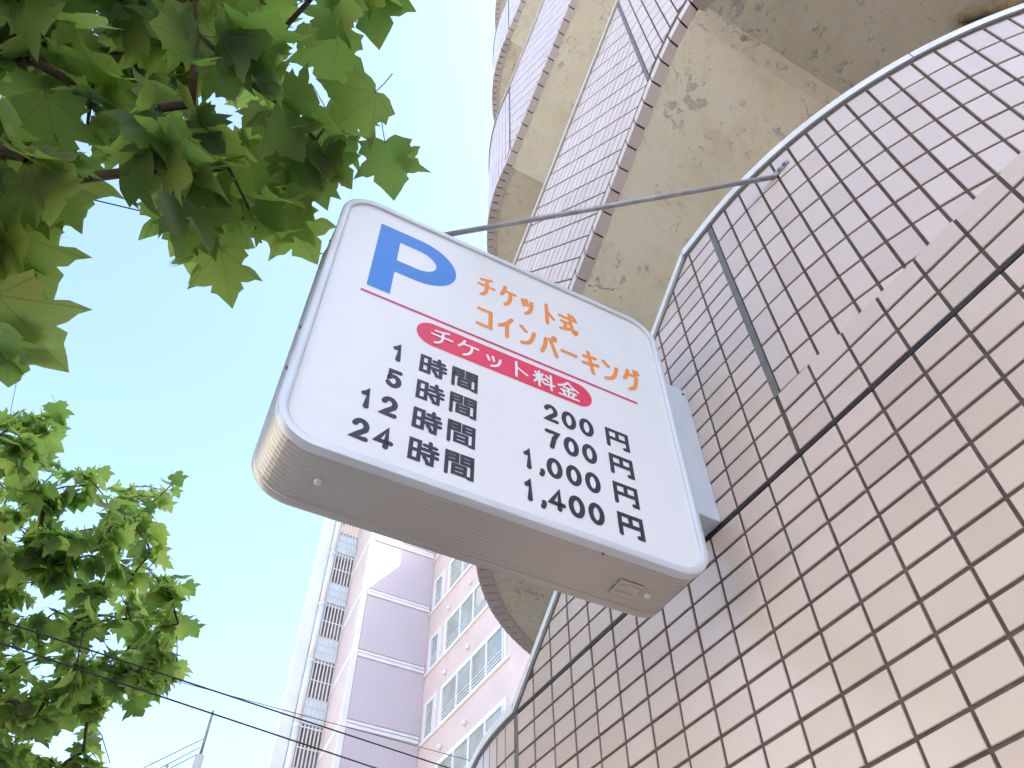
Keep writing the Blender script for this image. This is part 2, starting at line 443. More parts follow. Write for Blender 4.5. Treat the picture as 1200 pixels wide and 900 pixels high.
# --- soffits ----------------------------------------------------------------
def outline_x(y):
    if y < YN: return CX - math.sqrt(max(0, R*R - (YN-y)**2))
    if y > YF: return CX - math.sqrt(max(0, R*R - (y-YF)**2))
    return XW
for k in (2, 3, 4, 5):
    ys = [YN - R + 0.055 + i * (0.4775 - YN + R - 0.055) / 16 for i in range(17)]
    ys += [0.4775 + (2.336 - 0.4775) * i / 20 for i in range(1, 21)]
    ys += [2.336 + (YF + R - 0.055 - 2.336) * i / 16 for i in range(1, 17)]
    vv = []; ff = []
    for y in ys:
        xo = outline_x(y) + 0.05
        xo = min(xo + 0.004, CX - 0.02)
        xi = 2 * CX - xo if (y <= 0.4775 or y >= 2.336) else 2.9
        z = zb2(y) + (k - 2) * STOREY + 0.006
        nseg = 6
        for i in range(nseg + 1): vv.append((xo + (xi - xo) * i / nseg, y, z))
        for i in range(nseg + 1): vv.append((xo + (xi - xo) * i / nseg, y, z + 0.16))
    st = 14
    for r_ in range(len(ys) - 1):
        for i in range(6):
            a = r_*st+i; ff.append((a, a+st, a+st+1, a+1)); ff.append((a+7, a+8, a+st+8, a+st+7))
    so_ = MB(); so_.add(vv, ff); so_.build('soffit', MATS['soffit_paint'], bld, False, False)
    # thick plaster ridge where the sloping flight meets the landing
    mb = MB(); secs = []
    for i in range(15):
        x = 1.42 + 1.45 * i / 14; w = 0.05 + uni(-.003, .003); zz = 5.9 + (k-2)*STOREY
        secs.append([Vector((x, 0.455, zz + 0.012)), Vector((x, 0.462, zz - 0.003)), Vector((x, 0.49 + w, zz - 0.006 - 0.885*w)), Vector((x, 0.505 + w, zz + 0.02 - 0.885*w))])
    mb.sweep(secs); mb.build('plaster_ridge', MATS['soffit_paint'], bld)

# --- tiles: street wall (flat, horizontal tiles) ----------------------------
def flat(u, v, d): return (XW - d, u, v)
def rect(u0, u1, v0, v1): return [(u0, v0), (u1, v0), (u1, v1), (u0, v1)]
hj = JT / 2
for c in range(-10, 50):
    y1 = 1.0827 - c * TW; y0 = y1 - TW
    if y0 < -5.9: break
    for r_ in range(-4, 39):
        z1 = 2.6964 - r_ * TH; z0 = z1 - TH
        if z1 < 0.02: break
        f = (y0 + hj, y1 - hj, z0 + hj, z1 - hj + (0 if r_ > -4 else 0.001))
        if c >= -10 and y1 > YF - 0.02: f = (f[0], YF - 0.012, f[2], f[3])
        put_tile(rect(*f), f, flat, 'flat', lower if y1 < 0.9 else tower1)
    for q in range(0, 20):
        z0 = 2.9925 + q * TH; z1 = z0 + TH
        f = [y0 + hj, y1 - hj, z0 + (0.001 if q == 0 else hj), z1 - hj]
        if y1 < YN + 0.02:
            if q > 2: break
            f = tuple(f); put_tile(rect(*f), f, flat, 'flat', lower)
        else:
            if y0 < YN + 0.03: f[0] = YN + 0.011
            if y1 > YF - 0.03: f[1] = YF - 0.012
            f = tuple(f); p = rect(*f)
            # top follows the sloping coping
            ya, yb = f[0], f[1]; za, zc = ztop1(ya) - 0.012, ztop1(yb) - 0.012
            if min(za, zc) < z0: 
                if max(za, zc) < z0: break
            sl_ = (zc - za) / (yb - ya)
            p = clip(p, -sl_, 1.0, za - sl_ * ya)
            if p: put_tile(p, f, flat, 'flat', tower1)
# --- tiles on the round ends and on the upper bands -------------------------
def arc_tiles(k, s_from, s_to, z_lo, z_ref, part):
    """upright tiles on a round end; rows counted down from z_ref"""
    sgn = 1 if s_to > s_from else -1
    n = int(abs(s_to - s_from) / TH)
    for i in range(n):
        a = s_from + sgn * (0.012 + i * TH); b_ = a + sgn * TH
        s0, s1 = (a, b_) if sgn > 0 else (b_, a)
        s0 += hj; s1 -= hj
        sm = 0.5 * (s0 + s1); P, N = path(sm); T = Vector((-N.y, N.x, 0))
        if T.dot(path(s1)[0] - path(s0)[0]) < 0: T = -T
        def fn(u, v, d, P=P, N=N, T=T, sm=sm): return tuple(P + T * (u - sm) + N * (d + 0.0004) + Vector((0, 0, v)))
        ta, tb = ztop(k, s0) - 0.012, ztop(k, s1) - 0.012
        if k == 1: ba = bb = z_lo
        else: ba, bb = zbot(k, s0) + 0.112, zbot(k, s1) + 0.112
        zt_ = z_ref; m_ = 0
        while zt_ - m_ * TW > min(ba, bb):
            v1 = zt_ - m_ * TW - hj; v0 = v1 - TW + JT; m_ += 1
            if v0 > max(ta, tb): continue
            p = rect(s0, s1, v0, v1); w = s1 - s0
            q = (tb - ta) / w; p = clip(p, -q, 1, ta - q * s0)
            if p:
                q = (bb - ba) / w; p = clip(p, q, -1, -(ba - q * s0))
            if p: put_tile(p, (s0, s1, v0, v1), fn, 'arc', part)
arc_tiles(1, 0, -1.9, 3.203, 4.118 - 0.010, tower1)
arc_tiles(1, L, L + 2.4, 0.0, 2.988 - 0.010, tower1)
AL = math.atan(0.885); CA, SN = math.cos(AL), math.sin(AL)
def slope_tiles(k):
    z0k = 5.588 + (k - 2) * STOREY
    def fn(u, v, d): return (XW - d, 0.83 + u * CA + v * SN, z0k - u * SN + v * CA)
    vt = BAND * CA - 0.012
    for i in range(-12, 22):
        for j in range(0, 17):
            u0, u1 = i * TW + hj, (i + 1) * TW - hj
            v0 = 0.062 + hj + j * TH; v1 = v0 + TH - JT
            p = rect(u0, u1, v0, v1)
            # bounds: y between the two upright joints, v below the coping
            p = clip(p, -CA, -SN, -(YN + 0.011 - 0.83))
            if p: p = clip(p, CA, SN, YF - 0.012 - 0.83)
            if p: p = clip(p, 0, 1, vt)
            # far landing: the edge turns level at y = 2.336 which lies past the joint
            if p: put_tile(p, (u0, u1, v0, v1), fn, 'slope', bands[k])
for k in (2, 3, 4, 5):
    slope_tiles(k)
    arc_tiles(k, 0, -1.9 if k < 4 else -0.6, 0, zbot(k, -3) + BAND - 0.012, bands[k])
    arc_tiles(k, L, L + 2.6, 0, zbot(k, L + 3) + BAND - 0.012, bands[k])
# --- individual tiles -------------------------------------------------------
CAND.sort(key=lambda q: -q[0])
TILE_ME = {}
def tile_mesh(w, h):
    key = (round(w, 4), round(h, 4))
    if key not in TILE_ME:
        mb = MB(); tile_geo(mb, rect(-w/2, w/2, -h/2, h/2), lambda u, v, d: (u, v, d), 0.0)
        me = mb.mesh('tile'); mb.fix(me); me.materials.append(MATS['tile_single']); TILE_ME[key] = me
    return TILE_ME[key]
for i, (ar, (f, poly, fn, frame, part)) in enumerate(CAND):
    if i >= 300:
        tile_geo(FIELD, poly, fn, jit()); continue
    cu, cv = (f[0]+f[1])/2, (f[2]+f[3])/2
    o_ = Vector(fn(cu, cv, 0)); ux = (Vector(fn(cu+1e-2, cv, 0)) - o_).normalized(); vx = (Vector(fn(cu, cv+1e-2, 0)) - o_).normalized()
    nx = (Vector(fn(cu, cv, 1e-2)) - o_).normalized()
    if ux.cross(vx).dot(nx) < 0: ux = -ux
    M = Matrix((ux, vx, nx)).transposed().to_4x4()
    M = Matrix.Translation(o_ + nx * jit()) @ M @ Matrix.Rotation(uni(-.004, .004), 4, 'X') @ Matrix.Rotation(uni(-.004, .004), 4, 'Y') @ Matrix.Rotation(uni(-.003, .003), 4, 'Z')
    o = bpy.data.objects.new('tile', tile_mesh(f[1]-f[0], f[3]-f[2])); COL.objects.link(o)
    o.parent = part; o.matrix_parent_inverse = Matrix.Identity(4); o.matrix_basis = M
prop(FIELD.build('tile_field', MATS['tile_field'], bld), kind='stuff')
# --- corner tiles along the lower edge of each parapet ----------------------
EDGE = MB(); nedge = 0
for k in (2, 3, 4, 5):
    segs = []
    du = TW * CA
    s = 0.83 - YN
    # along the slope, from the near joint outwards in both directions
    i = 0
    while True:
        s0 = 0.83 - YN + i * du; s1 = s0 + du
        if s0 > 2.336 - YN - 0.02: break
        segs.append((s0, s1, 0.060)); i += 1
    send = segs[-1][1]
    i = 0
    while True:
        s1 = 0.83 - YN - i * du; s0 = s1 - du
        if path(s0)[0].y < 0.40: break
        segs.append((s0, s1, 0.062)); i += 1
    sbeg = segs[-1][0]
    for i in range(24): segs.append((sbeg - (i+1) * TH, sbeg - i * TH, 0.104))
    for i in range(42): segs.append((send + i * TH, send + (i+1) * TH, 0.104))
    for (s0, s1, hgt) in segs:
        arc = hgt > 0.09; g = 0.0055 if arc else 0.0042; ret = -0.078 if arc else -0.058
        mb = MB(); secs = []
        for s in (s0 + g, s1 - g):
            P, N = path(s); z = zbot(k, s)
            up = Vector((0, 0, 1)); dd_ = uni(-.0006, .0006)
            sec = [(0.0012, 0.0), (0.0012, hgt), (-0.012, hgt), (-0.012, 0.012), (ret, 0.012), (ret, 0.001)]
            secs.append([P + N * (a + dd_) + up * (z + v) for a, v in sec])
        mb.sweep(secs)
        pr = pix(secs[0][0])
        vis = pr and -5 < pr[0] < 1205 and -5 < pr[1] < 905 and not in_sign(pr[0], pr[1]) and k < 5 and s0 > -0.75
        if vis and nedge < 300:
            mb.build('edge_tile', MATS['tile_single'], bands[k]); nedge += 1
        else: EDGE.add(mb.v, mb.f)
prop(EDGE.build('edge_tile_run', MATS['tile_field'], bld), kind='stuff')
# --- sealant joints ---------------------------------------------------------
mb = MB(); mb.box(XW + 0.0012, XW + 0.02, -5.9, YF - 0.012, 2.9785, 2.9915); mb.build('sealant_line', MATS['sealant_black'], tower1)
def upright_joint(s, z0, z1, parent, w=0.0215):
    P, N = path(s); T = Vector((-N.y, N.x, 0)); mb = MB()
    sec = lambda z: [P + T*(w/2) - N*0.0016 + Vector((0,0,z)), P - T*(w/2) - N*0.0016 + Vector((0,0,z)), P - T*(w/2) - N*0.02 + Vector((0,0,z)), P + T*(w/2) - N*0.02 + Vector((0,0,z))]
    mb.sweep([sec(z0), sec(z1)]); mb.build('sealant_joint', MATS['sealant_grey'], parent)
upright_joint(0, 3.2, ztop(1, 0) - 0.012, tower1)
upright_joint(L, 0.0, ztop(1, L) - 0.012, tower1, 0.02)
for k in (2, 3, 4, 5):
    upright_joint(0, zbot(k, 0) + 0.09, ztop(k, 0) - 0.01, bands[k]); upright_joint(L, zbot(k, L) + 0.09, ztop(k, L) - 0.01, bands[k])
# --- copings ----------------------------------------------------------------
def coping(k, s0, s1, parent, h=0.040, out=0.011):
    mb = MB(); secs = []
    for s in samples(s0, s1, 0.05):
        p, n = path(s); q = path(s, -0.19)[0]; z = ztop(k, s)
        P = lambda d, e: p + n * d + Vector((0, 0, z + e))
        secs.append([P(out, 0.0), P(out, h - 0.006), P(out - 0.006, h), Vector((q.x, q.y, z + h + 0.004)), Vector((q.x, q.y, z)), P(-0.004, 0.0), P(-0.004, 0.004), P(out-0.004, 0.004)])
    mb.sweep(secs); mb.build('coping', MATS['coping_metal'], parent)
    mb = MB(); secs = []
    for s in samples(s0, s1, 0.05):
        p, n = path(s); z = ztop(k, s)
        secs.append([p - n*0.0025 + Vector((0,0,z-0.009)), p + n*0.0005 + Vector((0,0,z+0.003)), p - n*0.02 + Vector((0,0,z+0.003)), p - n*0.02 + Vector((0,0,z-0.009))])
    mb.sweep(secs); mb.build('coping_sealant', MATS['sealant_grey'], parent)
brk = [SA, -2.0, -0.80, 0.137, L + 0.008, L + 1.3, SB]
for i in range(6): coping(1, brk[i] + 0.002, brk[i+1] - 0.002, tower1)
for k in (2, 3, 4, 5):
    for a, b_ in ((SA, -1.2), (-1.2, 0.14), (0.14, L), (L, L + 1.2), (L + 1.2, SB)):
        coping(k, a + 0.002, b_ - 0.002, bands[k], 0.03, 0.012)
# --- ribbed conduits fixed under the near landing ---------------------------
for j, (A, B) in enumerate((((2.56, -0.13, 5.88), (2.90, -0.44, 5.88)), ((2.60, -0.09, 5.88), (2.96, -0.42, 5.88)))):
    A = Vector(A); B = Vector(B); mb = MB(); n = 46; pts = []; rr = []
    for i in range(n * 2 + 1):
        pts.append(A.lerp(B, i / (n * 2))); rr.append(0.026 if i % 2 else 0.021)
    mb.tube(pts, rr, 12); mb.build('ribbed_conduit', MATS['conduit'], bld)

# ------------------------------------------------------------------ the parking sign
SX0, SX1, SZ0, SZ1 = 0.100, 1.150, 2.708, 3.722
YS, TS = 1.10, 0.195
SC = Vector(((SX0 + SX1) / 2, YS + TS / 2, 0)); YAW = math.radians(-1.3)
sign = empty('parking_sign', ((SX0 + SX1) / 2, YS + TS / 2, SZ0))
prop(sign, 'white box sign with blue P and parking prices, projecting from the tiled wall', 'sign')
cy_, sy_ = math.cos(YAW), math.sin(YAW)
def SP(x, z, d=0.0):
    """sign coordinates: x, z on the face, d metres behind the front edge of the frame"""
    px_, py_ = x - SC.x, YS + d - SC.y
    return Vector((SC.x + px_ * cy_ - py_ * sy_, SC.y + px_ * sy_ + py_ * cy_, z))
def rrect(x0, x1, z0, z1, r, n=10):
    pts = []
    for (cx_, cz_, a0) in ((x1-r, z1-r, 0), (x0+r, z1-r, 90), (x0+r, z0+r, 180), (x1-r, z0+r, 270)):
        for i in range(n + 1):
            a = math.radians(a0 + 90 * i / n); pts.append((cx_ + r*math.cos(a), cz_ + r*math.sin(a)))
    return pts
RC = 0.098
def ring(inset, d, n=10):
    return [SP(x, z, d) for x, z in rrect(SX0+inset, SX1-inset, SZ0+inset, SZ1-inset, RC-inset, n)]
def loft(mb, rings, smooth=False):
    n = len(rings[0]); vv = [p for r_ in rings for p in r_]; ff = []
    for i in range(len(rings)-1):
        for k in range(n): ff.append((i*n+k, i*n+(k+1)%n, (i+1)*n+(k+1)%n, (i+1)*n+k))
    mb.add(vv, ff)
# ribbed body shell
mb = MB(); rings = [ring(0.004, 0.018)]
nr = 13; d0, d1 = 0.020, TS - 0.020
for i in range(nr):
    a = d0 + (d1 - d0) * i / nr; w = (d1 - d0) / nr
    rings += [ring(0.0045, a + w*0.06), ring(0.0030, a + w*0.22), ring(0.0030, a + w*0.72), ring(0.0045, a + w*0.88)]
rings.append(ring(0.004, TS - 0.018)); loft(mb, rings)
mb.build('body', MATS['body_metal'], sign, False)
for nm, da, sg in (('front_frame', 0.0, 1), ('back_frame', TS, -1)):
    mb = MB()
    rs = [ring(0.006, da + sg*0.026), ring(0.0006, da + sg*0.024), ring(0.0, da + sg*0.020), ring(0.0, da + sg*0.007), ring(0.002, da + sg*0.002), ring(0.007, da),
          ring(0.016, da), ring(0.020, da + sg*0.002), ring(0.0215, da + sg*0.008), ring(0.0215, da + sg*0.024)]
    loft(mb, rs); o = mb.build(nm, MATS['frame_metal' if sg == 1 else 'body_metal'], sign, True)
    o.data.set_sharp_from_angle(angle=math.radians(28))
    # face panel
    fp = MB(); face = [SP(x, z, da + sg*0.0095) for x, z in rrect(SX0+0.019, SX1-0.019, SZ0+0.019, SZ1-0.019, RC-0.019)]
    back = [SP(x, z, da + sg*0.0135) for x, z in rrect(SX0+0.019, SX1-0.019, SZ0+0.019, SZ1-0.019, RC-0.019)]
    n = len(face)
    fp.add(face + back, [tuple(range(n)), tuple(range(n, 2*n))[::-1]] + [(i, (i+1)%n, n+(i+1)%n, n+i) for i in range(n)])
    panel = fp.build('face_panel', MATS['sign_face'], sign)
    if sg == 1: front = panel
# frame seams, screws, holes, sticker
def under(x, d): return SP(x, SZ0 + 0.0025, d)
for (x, d) in ((0.232, 0.098), (1.035, 0.112)):
    c0 = under(x, d); mb = MB(); seg = 14
    prof = [(0.0, 0.0075), (0.0045, 0.0075), (0.0068, 0.005), (0.0075, 0.0)]
    vv = [c0 + Vector((0, 0, -0.0058))]; ff = []
    for (rr_, hh) in ((0.0062, -0.0050), (0.0088, -0.0025), (0.0092, 0.003)):
        for q in range(seg): vv.append(c0 + Vector((rr_*math.cos(2*math.pi*q/seg), rr_*math.sin(2*math.pi*q/seg), hh)))
    for q in range(seg):
        ff.append((0, 1+(q+1)%seg, 1+q))
        for l_ in range(2): ff.append((1+l_*seg+q, 1+l_*seg+(q+1)%seg, 1+(l_+1)*seg+(q+1)%seg, 1+(l_+1)*seg+q))
    mb.add(vv, ff); mb.build('screw', MATS['bolt_metal'], sign, True)
mb = MB()
a, b2, c2, d2 = under(0.945, 0.085), under(1.010, 0.085), under(1.010, 0.140), under(0.945, 0.140)
dn = Vector((0, 0, -0.0022)); mb.add([a+dn, b2+dn, c2+dn, d2+dn, a+dn*0.3, b2+dn*0.3, c2+dn*0.3, d2+dn*0.3], [(0,1,2,3),(4,7,6,5),(0,4,5,1),(1,5,6,2),(2,6,7,3),(3,7,4,0)])
stk = mb.build('sticker', MATS['sticker'], sign)
mb = MB()
def dash(x0, x1, y0, y1):
    p = [under(x0, y0), under(x1, y0), under(x1, y1), under(x0, y1)]
    mb.add([q + Vector((0,0,-0.0025)) for q in p], [(0,1,2,3)])
dash(0.945, 1.010, 0.085, 0.0864); dash(0.945, 1.010, 0.1386, 0.140); dash(0.945, 0.9464, 0.0866, 0.1384); dash(1.0086, 1.010, 0.0866, 0.1384)
dash(0.9470, 1.0080, 0.1115, 0.1127); dash(0.9765, 0.9777, 0.088, 0.1110)
for i in range(5): dash(0.951 + i*0.0045, 0.9538 + i*0.0045, 0.095, 0.104)
for i in range(6): dash(0.981 + i*0.0044, 0.9835 + i*0.0044, 0.092, 0.099)
for i in range(8): dash(0.953 + i*0.0062, 0.9568 + i*0.0062, 0.118, 0.128)
mb.build('sticker_print', MATS['sticker_ink'], stk, False, False)
# small drain holes / rivets along the outer edge
for z in (2.95, 3.10, 3.50):
    p = SP(SX0 + 0.001, z, 0.05); mb = MB(); mb.tube([p, p + Vector((-0.004, 0, 0))], 0.0045, 10); mb.build('rivet', MATS['pole_metal'], sign)
p = SP(0.86, SZ0, 0.026); mb = MB(); mb.tube([p + Vector((0,0,0.004)), p + Vector((0, 0, -0.002))], 0.0035, 10); mb.build('rivet', MATS['pole_metal'], sign)
# mounting bracket box between sign and wall
mb = MB(); mb.box(SX1 - 0.03, XW + 0.0, 1.1456, 1.2456, 2.990, 3.528)
brk_ = mb.build('mounting_bracket', MATS['bracket_paint'], sign)
bm_ = brk_.modifiers.new('bevel', 'BEVEL'); bm_.width = 0.004; bm_.segments = 2
mb = MB(); p = Vector((XW - 0.018, 1.1456, 3.505)); mb.tube([p + Vector((0, 0.002, 0)), p + Vector((0, -0.003, 0))], 0.005, 10); mb.build('bolt', MATS['pole_metal'], brk_)
# stay rod
RA = Vector((0.295, 1.2, 3.716)); RB = Vector((1.303, 0.5627, 4.0167))
mb = MB(); mb.tube([RA, RB], 0.0085, 14, True); rod = mb.build('stay_rod', MATS['rod_metal'], sign, True)
P, N = path(-R * math.asin((YN - 0.5350) / R)); T = Vector((N.y, -N.x, 0))
if T.y > 0: T = -T
mb = MB(); zc = 4.024
q = [P + N*0.001 - T*0.030 + Vector((0,0,zc-0.016)), P + N*0.001 + T*0.034 + Vector((0,0,zc+0.004)), P + N*0.001 + T*0.034 + Vector((0,0,zc+0.024)), P + N*0.001 - T*0.030 + Vector((0,0,zc+0.006))]
mb.add(q + [p_ + N*0.005 for p_ in q], [(0,1,2,3),(7,6,5,4),(0,4,5,1),(1,5,6,2),(2,6,7,3),(3,7,4,0)]); mb.build('anchor_plate', MATS['rod_metal'], rod)
for e in (-0.004, 0.018):
    c0 = P + T*e + N*0.005 + Vector((0,0,zc+0.003+e*0.3)); mb = MB(); mb.tube([c0, c0 + N*0.006], 0.006, 6); mb.build('bolt', MATS['pole_metal'], rod)
c0 = Vector((0.295, 1.2, SZ1)); mb = MB(); mb.tube([c0 + Vector((0,0,-0.006)), c0 + Vector((0,0,0.014))], 0.016, 12); mb.build('anchor_boss', MATS['rod_metal'], rod)

# --- print on the face: rounded strokes, each a hair above the last ---------
def smooth_poly(pts, n=7):
    if len(pts) < 3: return [Vector(p) for p in pts]
    P_ = [Vector(p) for p in pts]; out = []
    for i in range(len(P_)-1):
        p0 = P_[max(i-1, 0)]; p1 = P_[i]; p2 = P_[i+1]; p3 = P_[min(i+2, len(P_)-1)]
        for k in range(n):
            t_ = k / n
            out.append(0.5*((2*p1)+(p2-p0)*t_+(2*p0-5*p1+4*p2-p3)*t_*t_+(3*p1-p0-3*p2+p3)*t_**3))
    out.append(P_[-1]); return out
G = {}
G['chi'] = [['c',(.80,.96),(.5,.88),(.18,.84)], [(.03,.56),(.97,.56)], ['c',(.53,.86),(.53,.5),(.44,.2),(.2,.03)]]
G['ke'] = [['c',(.32,.98),(.22,.72),(.05,.5)], [(.26,.74),(.97,.74)], ['c',(.68,.74),(.65,.42),(.52,.18),(.3,.02)]]
G['tsu'] = [[(.08,.70),(.2,.42)], [(.42,.76),(.5,.48)], ['c',(.92,.72),(.84,.4),(.66,.17),(.34,.02)]]
G['to'] = [[(.28,.98),(.28,.02)], [(.3,.64),(.86,.36)]]
G['shiki'] = [[(.03,.74),(.97,.74)], [(.12,.48),(.52,.48)], [(.32,.48),(.32,.14)], [(.05,.07),(.56,.2)], ['c',(.62,.98),(.64,.6),(.74,.2),(.88,.04),(.96,.2)], [(.8,.96),(.9,.86)]]
G['ko'] = [[(.1,.86),(.9,.86),(.9,.08)], [(.06,.10),(.9,.10)]]
G['i'] = [['c',(.88,.96),(.55,.68),(.06,.44)], [(.56,.66),(.56,.02)]]
G['n'] = [[(.08,.86),(.38,.68)], ['c',(.95,.74),(.78,.4),(.52,.17),(.1,.06)]]
G['pa'] = [['c',(.34,.76),(.25,.4),(.05,.06)], ['c',(.60,.80),(.76,.5),(.95,.06)], ['o',(.88,.90),.095]]
G['bar'] = [[(.04,.5),(.96,.5)]]
G['ki'] = [[(.10,.70),(.86,.80)], [(.03,.36),(.97,.48)], [(.42,.98),(.60,.02)]]
G['gu'] = [['c',(.34,.92),(.23,.66),(.04,.46)], ['c',(.28,.74),(.55,.745),(.83,.74),(.80,.52),(.62,.18),(.28,.01)], [(.78,.99),(.84,.87)], [(.95,1.02),(1.01,.91)]]
G['ryo'] = [[(.10,.86),(.17,.68)], [(.44,.88),(.37,.70)], [(.02,.56),(.52,.56)], [(.27,.98),(.27,.01)], [(.24,.52),(.04,.2)], [(.31,.52),(.49,.3)], [(.60,.86),(.71,.74)], [(.57,.6),(.68,.48)], [(.53,.25),(.99,.36)], [(.84,.98),(.84,.01)]]
G['kin'] = [['c',(.5,.99),(.3,.76),(.02,.58)], ['c',(.5,.99),(.7,.76),(.98,.58)], [(.28,.59),(.72,.59)], [(.14,.37),(.86,.37)], [(.5,.59),(.5,.04)], [(.24,.28),(.32,.14)], [(.76,.28),(.68,.14)], [(.04,.03),(.96,.03)]]
G['toki'] = [[(.06,.92),(.35,.92),(.35,.08),(.06,.08),(.06,.92)], [(.06,.5),(.35,.5)], [(.52,.83),(.92,.83)], [(.72,.99),(.72,.63)], [(.45,.63),(.98,.63)], [(.45,.41),(.98,.41)], [(.81,.54),(.81,.05),(.66,.05)], [(.54,.29),(.63,.16)]]
G['aida'] = [[(.06,.0),(.06,.95),(.42,.95),(.42,.61),(.06,.61)], [(.06,.78),(.42,.78)], [(.94,.61),(.58,.61),(.58,.95),(.94,.95),(.94,.03),(.81,.03)], [(.58,.78),(.94,.78)], [(.29,.44),(.70,.44),(.70,.08),(.29,.08),(.29,.44)], [(.29,.26),(.70,.26)]]
G['en'] = [[(.08,.0),(.08,.93),(.92,.93),(.92,.04),(.77,.04)], [(.5,.93),(.5,.47)], [(.08,.47),(.92,.47)]]
def ell(cx_, cy2, rx, ry, a0=0, a1=360, n=28): return [(cx_+rx*math.cos(math.radians(a0+(a1-a0)*i/n)), cy2+ry*math.sin(math.radians(a0+(a1-a0)*i/n))) for i in range(n+1)]
G['0'] = [ell(.5,.5,.40,.47)]
G['1'] = [[(.30,.77),(.44,.82),(.55,.97),(.55,.03)]]
G['2'] = [ell(.5,.67,.36,.30,165,-35,18) + [(.40,.22),(.12,.04),(.90,.04)]]
G['4'] = [[(.68,.03),(.68,.97),(.08,.28),(.95,.28)]]
G['5'] = [[(.86,.96),(.26,.96),(.17,.47)] + ell(.5,.33,.37,.30,145,-150,20)]
G['7'] = [[(.10,.96),(.90,.96),(.62,.60),(.42,.03)]]
G[','] = [[(.5,.10),(.52,.0),(.38,-.18)]]
LAYER = [0.0]
def ribbon(mb, pts, w, closed, to):
    """flat round-ended stroke; pts in metres on the face"""
    P_ = [Vector((p[0], p[1])) for p in pts]
    q = [P_[0]]
    for p in P_[1:]:
        if (p - q[-1]).length > 1e-5: q.append(p)
    P_ = q; n = len(P_)
    if closed and (P_[0]-P_[-1]).length < 1e-5: P_.pop(); n -= 1
    h = w / 2; left = []; right = []
    for i in range(n):
        a = P_[(i-1) % n] if (closed or i > 0) else None; b_ = P_[(i+1) % n] if (closed or i < n-1) else None
        d1 = (P_[i]-a).normalized() if a is not None else (b_-P_[i]).normalized()
        d2 = (b_-P_[i]).normalized() if b_ is not None else d1
        n1 = Vector((-d1.y, d1.x)); n2 = Vector((-d2.y, d2.x)); mm = n1 + n2
        if mm.length < 0.3: mm = n1
        mm.normalize(); kx = min(1.6, 1.0 / max(0.35, mm.dot(n1)))
        left.append(P_[i] + mm*h*kx); right.append(P_[i] - mm*h*kx)
    LAYER[0] += 1; z = (LAYER[0] % 40) * 0.00002 + 0.0004
    vv = [to(p.x, p.y, z) for p in left] + [to(p.x, p.y, z) for p in right]
    ff = [(i, i+1, n+i+1, n+i) for i in range(n-1)]
    if closed: ff.append((n-1, 0, n, 2*n-1))
    mb.add(vv, ff)
    if not closed:
        for (c_, lft, sg) in ((P_[0], left[0], 1), (P_[-1], left[-1], -1)):
            r0 = lft - c_; vv = [to(c_.x, c_.y, z)]; 
            for i in range(9):
                a = math.pi * i / 8 * sg; rr_ = Vector((r0.x*math.cos(a)-r0.y*math.sin(a), r0.x*math.sin(a)+r0.y*math.cos(a)))
                vv.append(to(c_.x+rr_.x, c_.y+rr_.y, z))
            mb.add(vv, [(0, i+1, i+2) for i in range(8)])
def on_face(x, z, e): return SP(x, z, 0.0095 - e)
INK = ['ink_black']
def glyph(mb, g, x0, x1, z0, z1, w, e0=0.0):
    mb = MB()
    to = lambda x, z, e: on_face(x, z, e + e0)
    for st in G[g]:
        if st[0] == 'c':
            pts = [(p.x, p.y) for p in smooth_poly([(a, b_) for a, b_ in st[1:]])]
        elif st[0] == 'o':
            pts = ell(st[1][0], st[1][1], st[2], st[2], n=16)
        else: pts = st
        cl = len(pts) > 3 and abs(pts[0][0]-pts[-1][0]) < 1e-6 and abs(pts[0][1]-pts[-1][1]) < 1e-6
        # keep the ink inside the box
        pts = [(x0 + w/2 + p[0]*(x1-x0-w), z0 + w/2 + p[1]*(z1-z0-w)) for p in pts]
        ribbon(mb, pts, w*(0.8 if st[0] == 'o' else 1), cl, to)
    mb.build('character', MATS[INK[0]], front, False, False)
def flatmesh(mb, name, mat, label=None):
    o = mb.build(name, MATS[mat], front, False, False)
    if label: o['label'] = label
    return o
# blue P
mb = MB()
def pface(pts, e): return [on_face(x, z, e) for x, z in pts]
px0, px1, pz0, pz1 = 0.2150, 0.4530, 3.3110, 3.6300
bw = 0.063; zb_ = 3.420; rx = 0.118; hm = (pz1 + zb_) / 2; ry = (pz1 - zb_) / 2
cxo = px1 - rx
outer = [(cxo + rx*math.sin(math.pi*i/24), hm + ry*math.cos(math.pi*i/24)) for i in range(25)]
irx, iry = rx - 0.061, ry - 0.0575
inner = [(cxo + irx*math.sin(math.pi*i/24), hm + iry*math.cos(math.pi*i/24)) for i in range(25)]
op = [(px0 + bw, pz1)] + outer + [(px0 + bw, zb_)]; ip = [(px0 + bw, hm + iry)] + inner + [(px0 + bw, hm - iry)]
n = len(op); mb.add(pface(op, 0.0006) + pface(ip, 0.0006), [(i, i+1, n+i+1, n+i) for i in range(n-1)])
mb.add(pface([(px0, pz0), (px0+bw, pz0), (px0+bw, zb_), (px0+bw, hm-iry), (px0+bw, hm+iry), (px0+bw, pz1), (px0, pz1)], 0.0006), [tuple(range(7))])
flatmesh(mb, 'letter_p', 'ink_blue', 'big blue letter P')
# red rule and pill
mb = MB(); mb.add(pface([(0.2035, 3.2775), (1.0255, 3.2775), (1.0255, 3.2868), (0.2035, 3.2868)], 0.0005), [(0,1,2,3)]); flatmesh(mb, 'rule_line', 'ink_crimson')
mb = MB(); pp = rrect(0.3615, 0.8700, 3.1690, 3.2600, 0.0454, 12); mb.add(pface(pp, 0.0005), [tuple(range(len(pp)))]); flatmesh(mb, 'red_pill', 'ink_red')
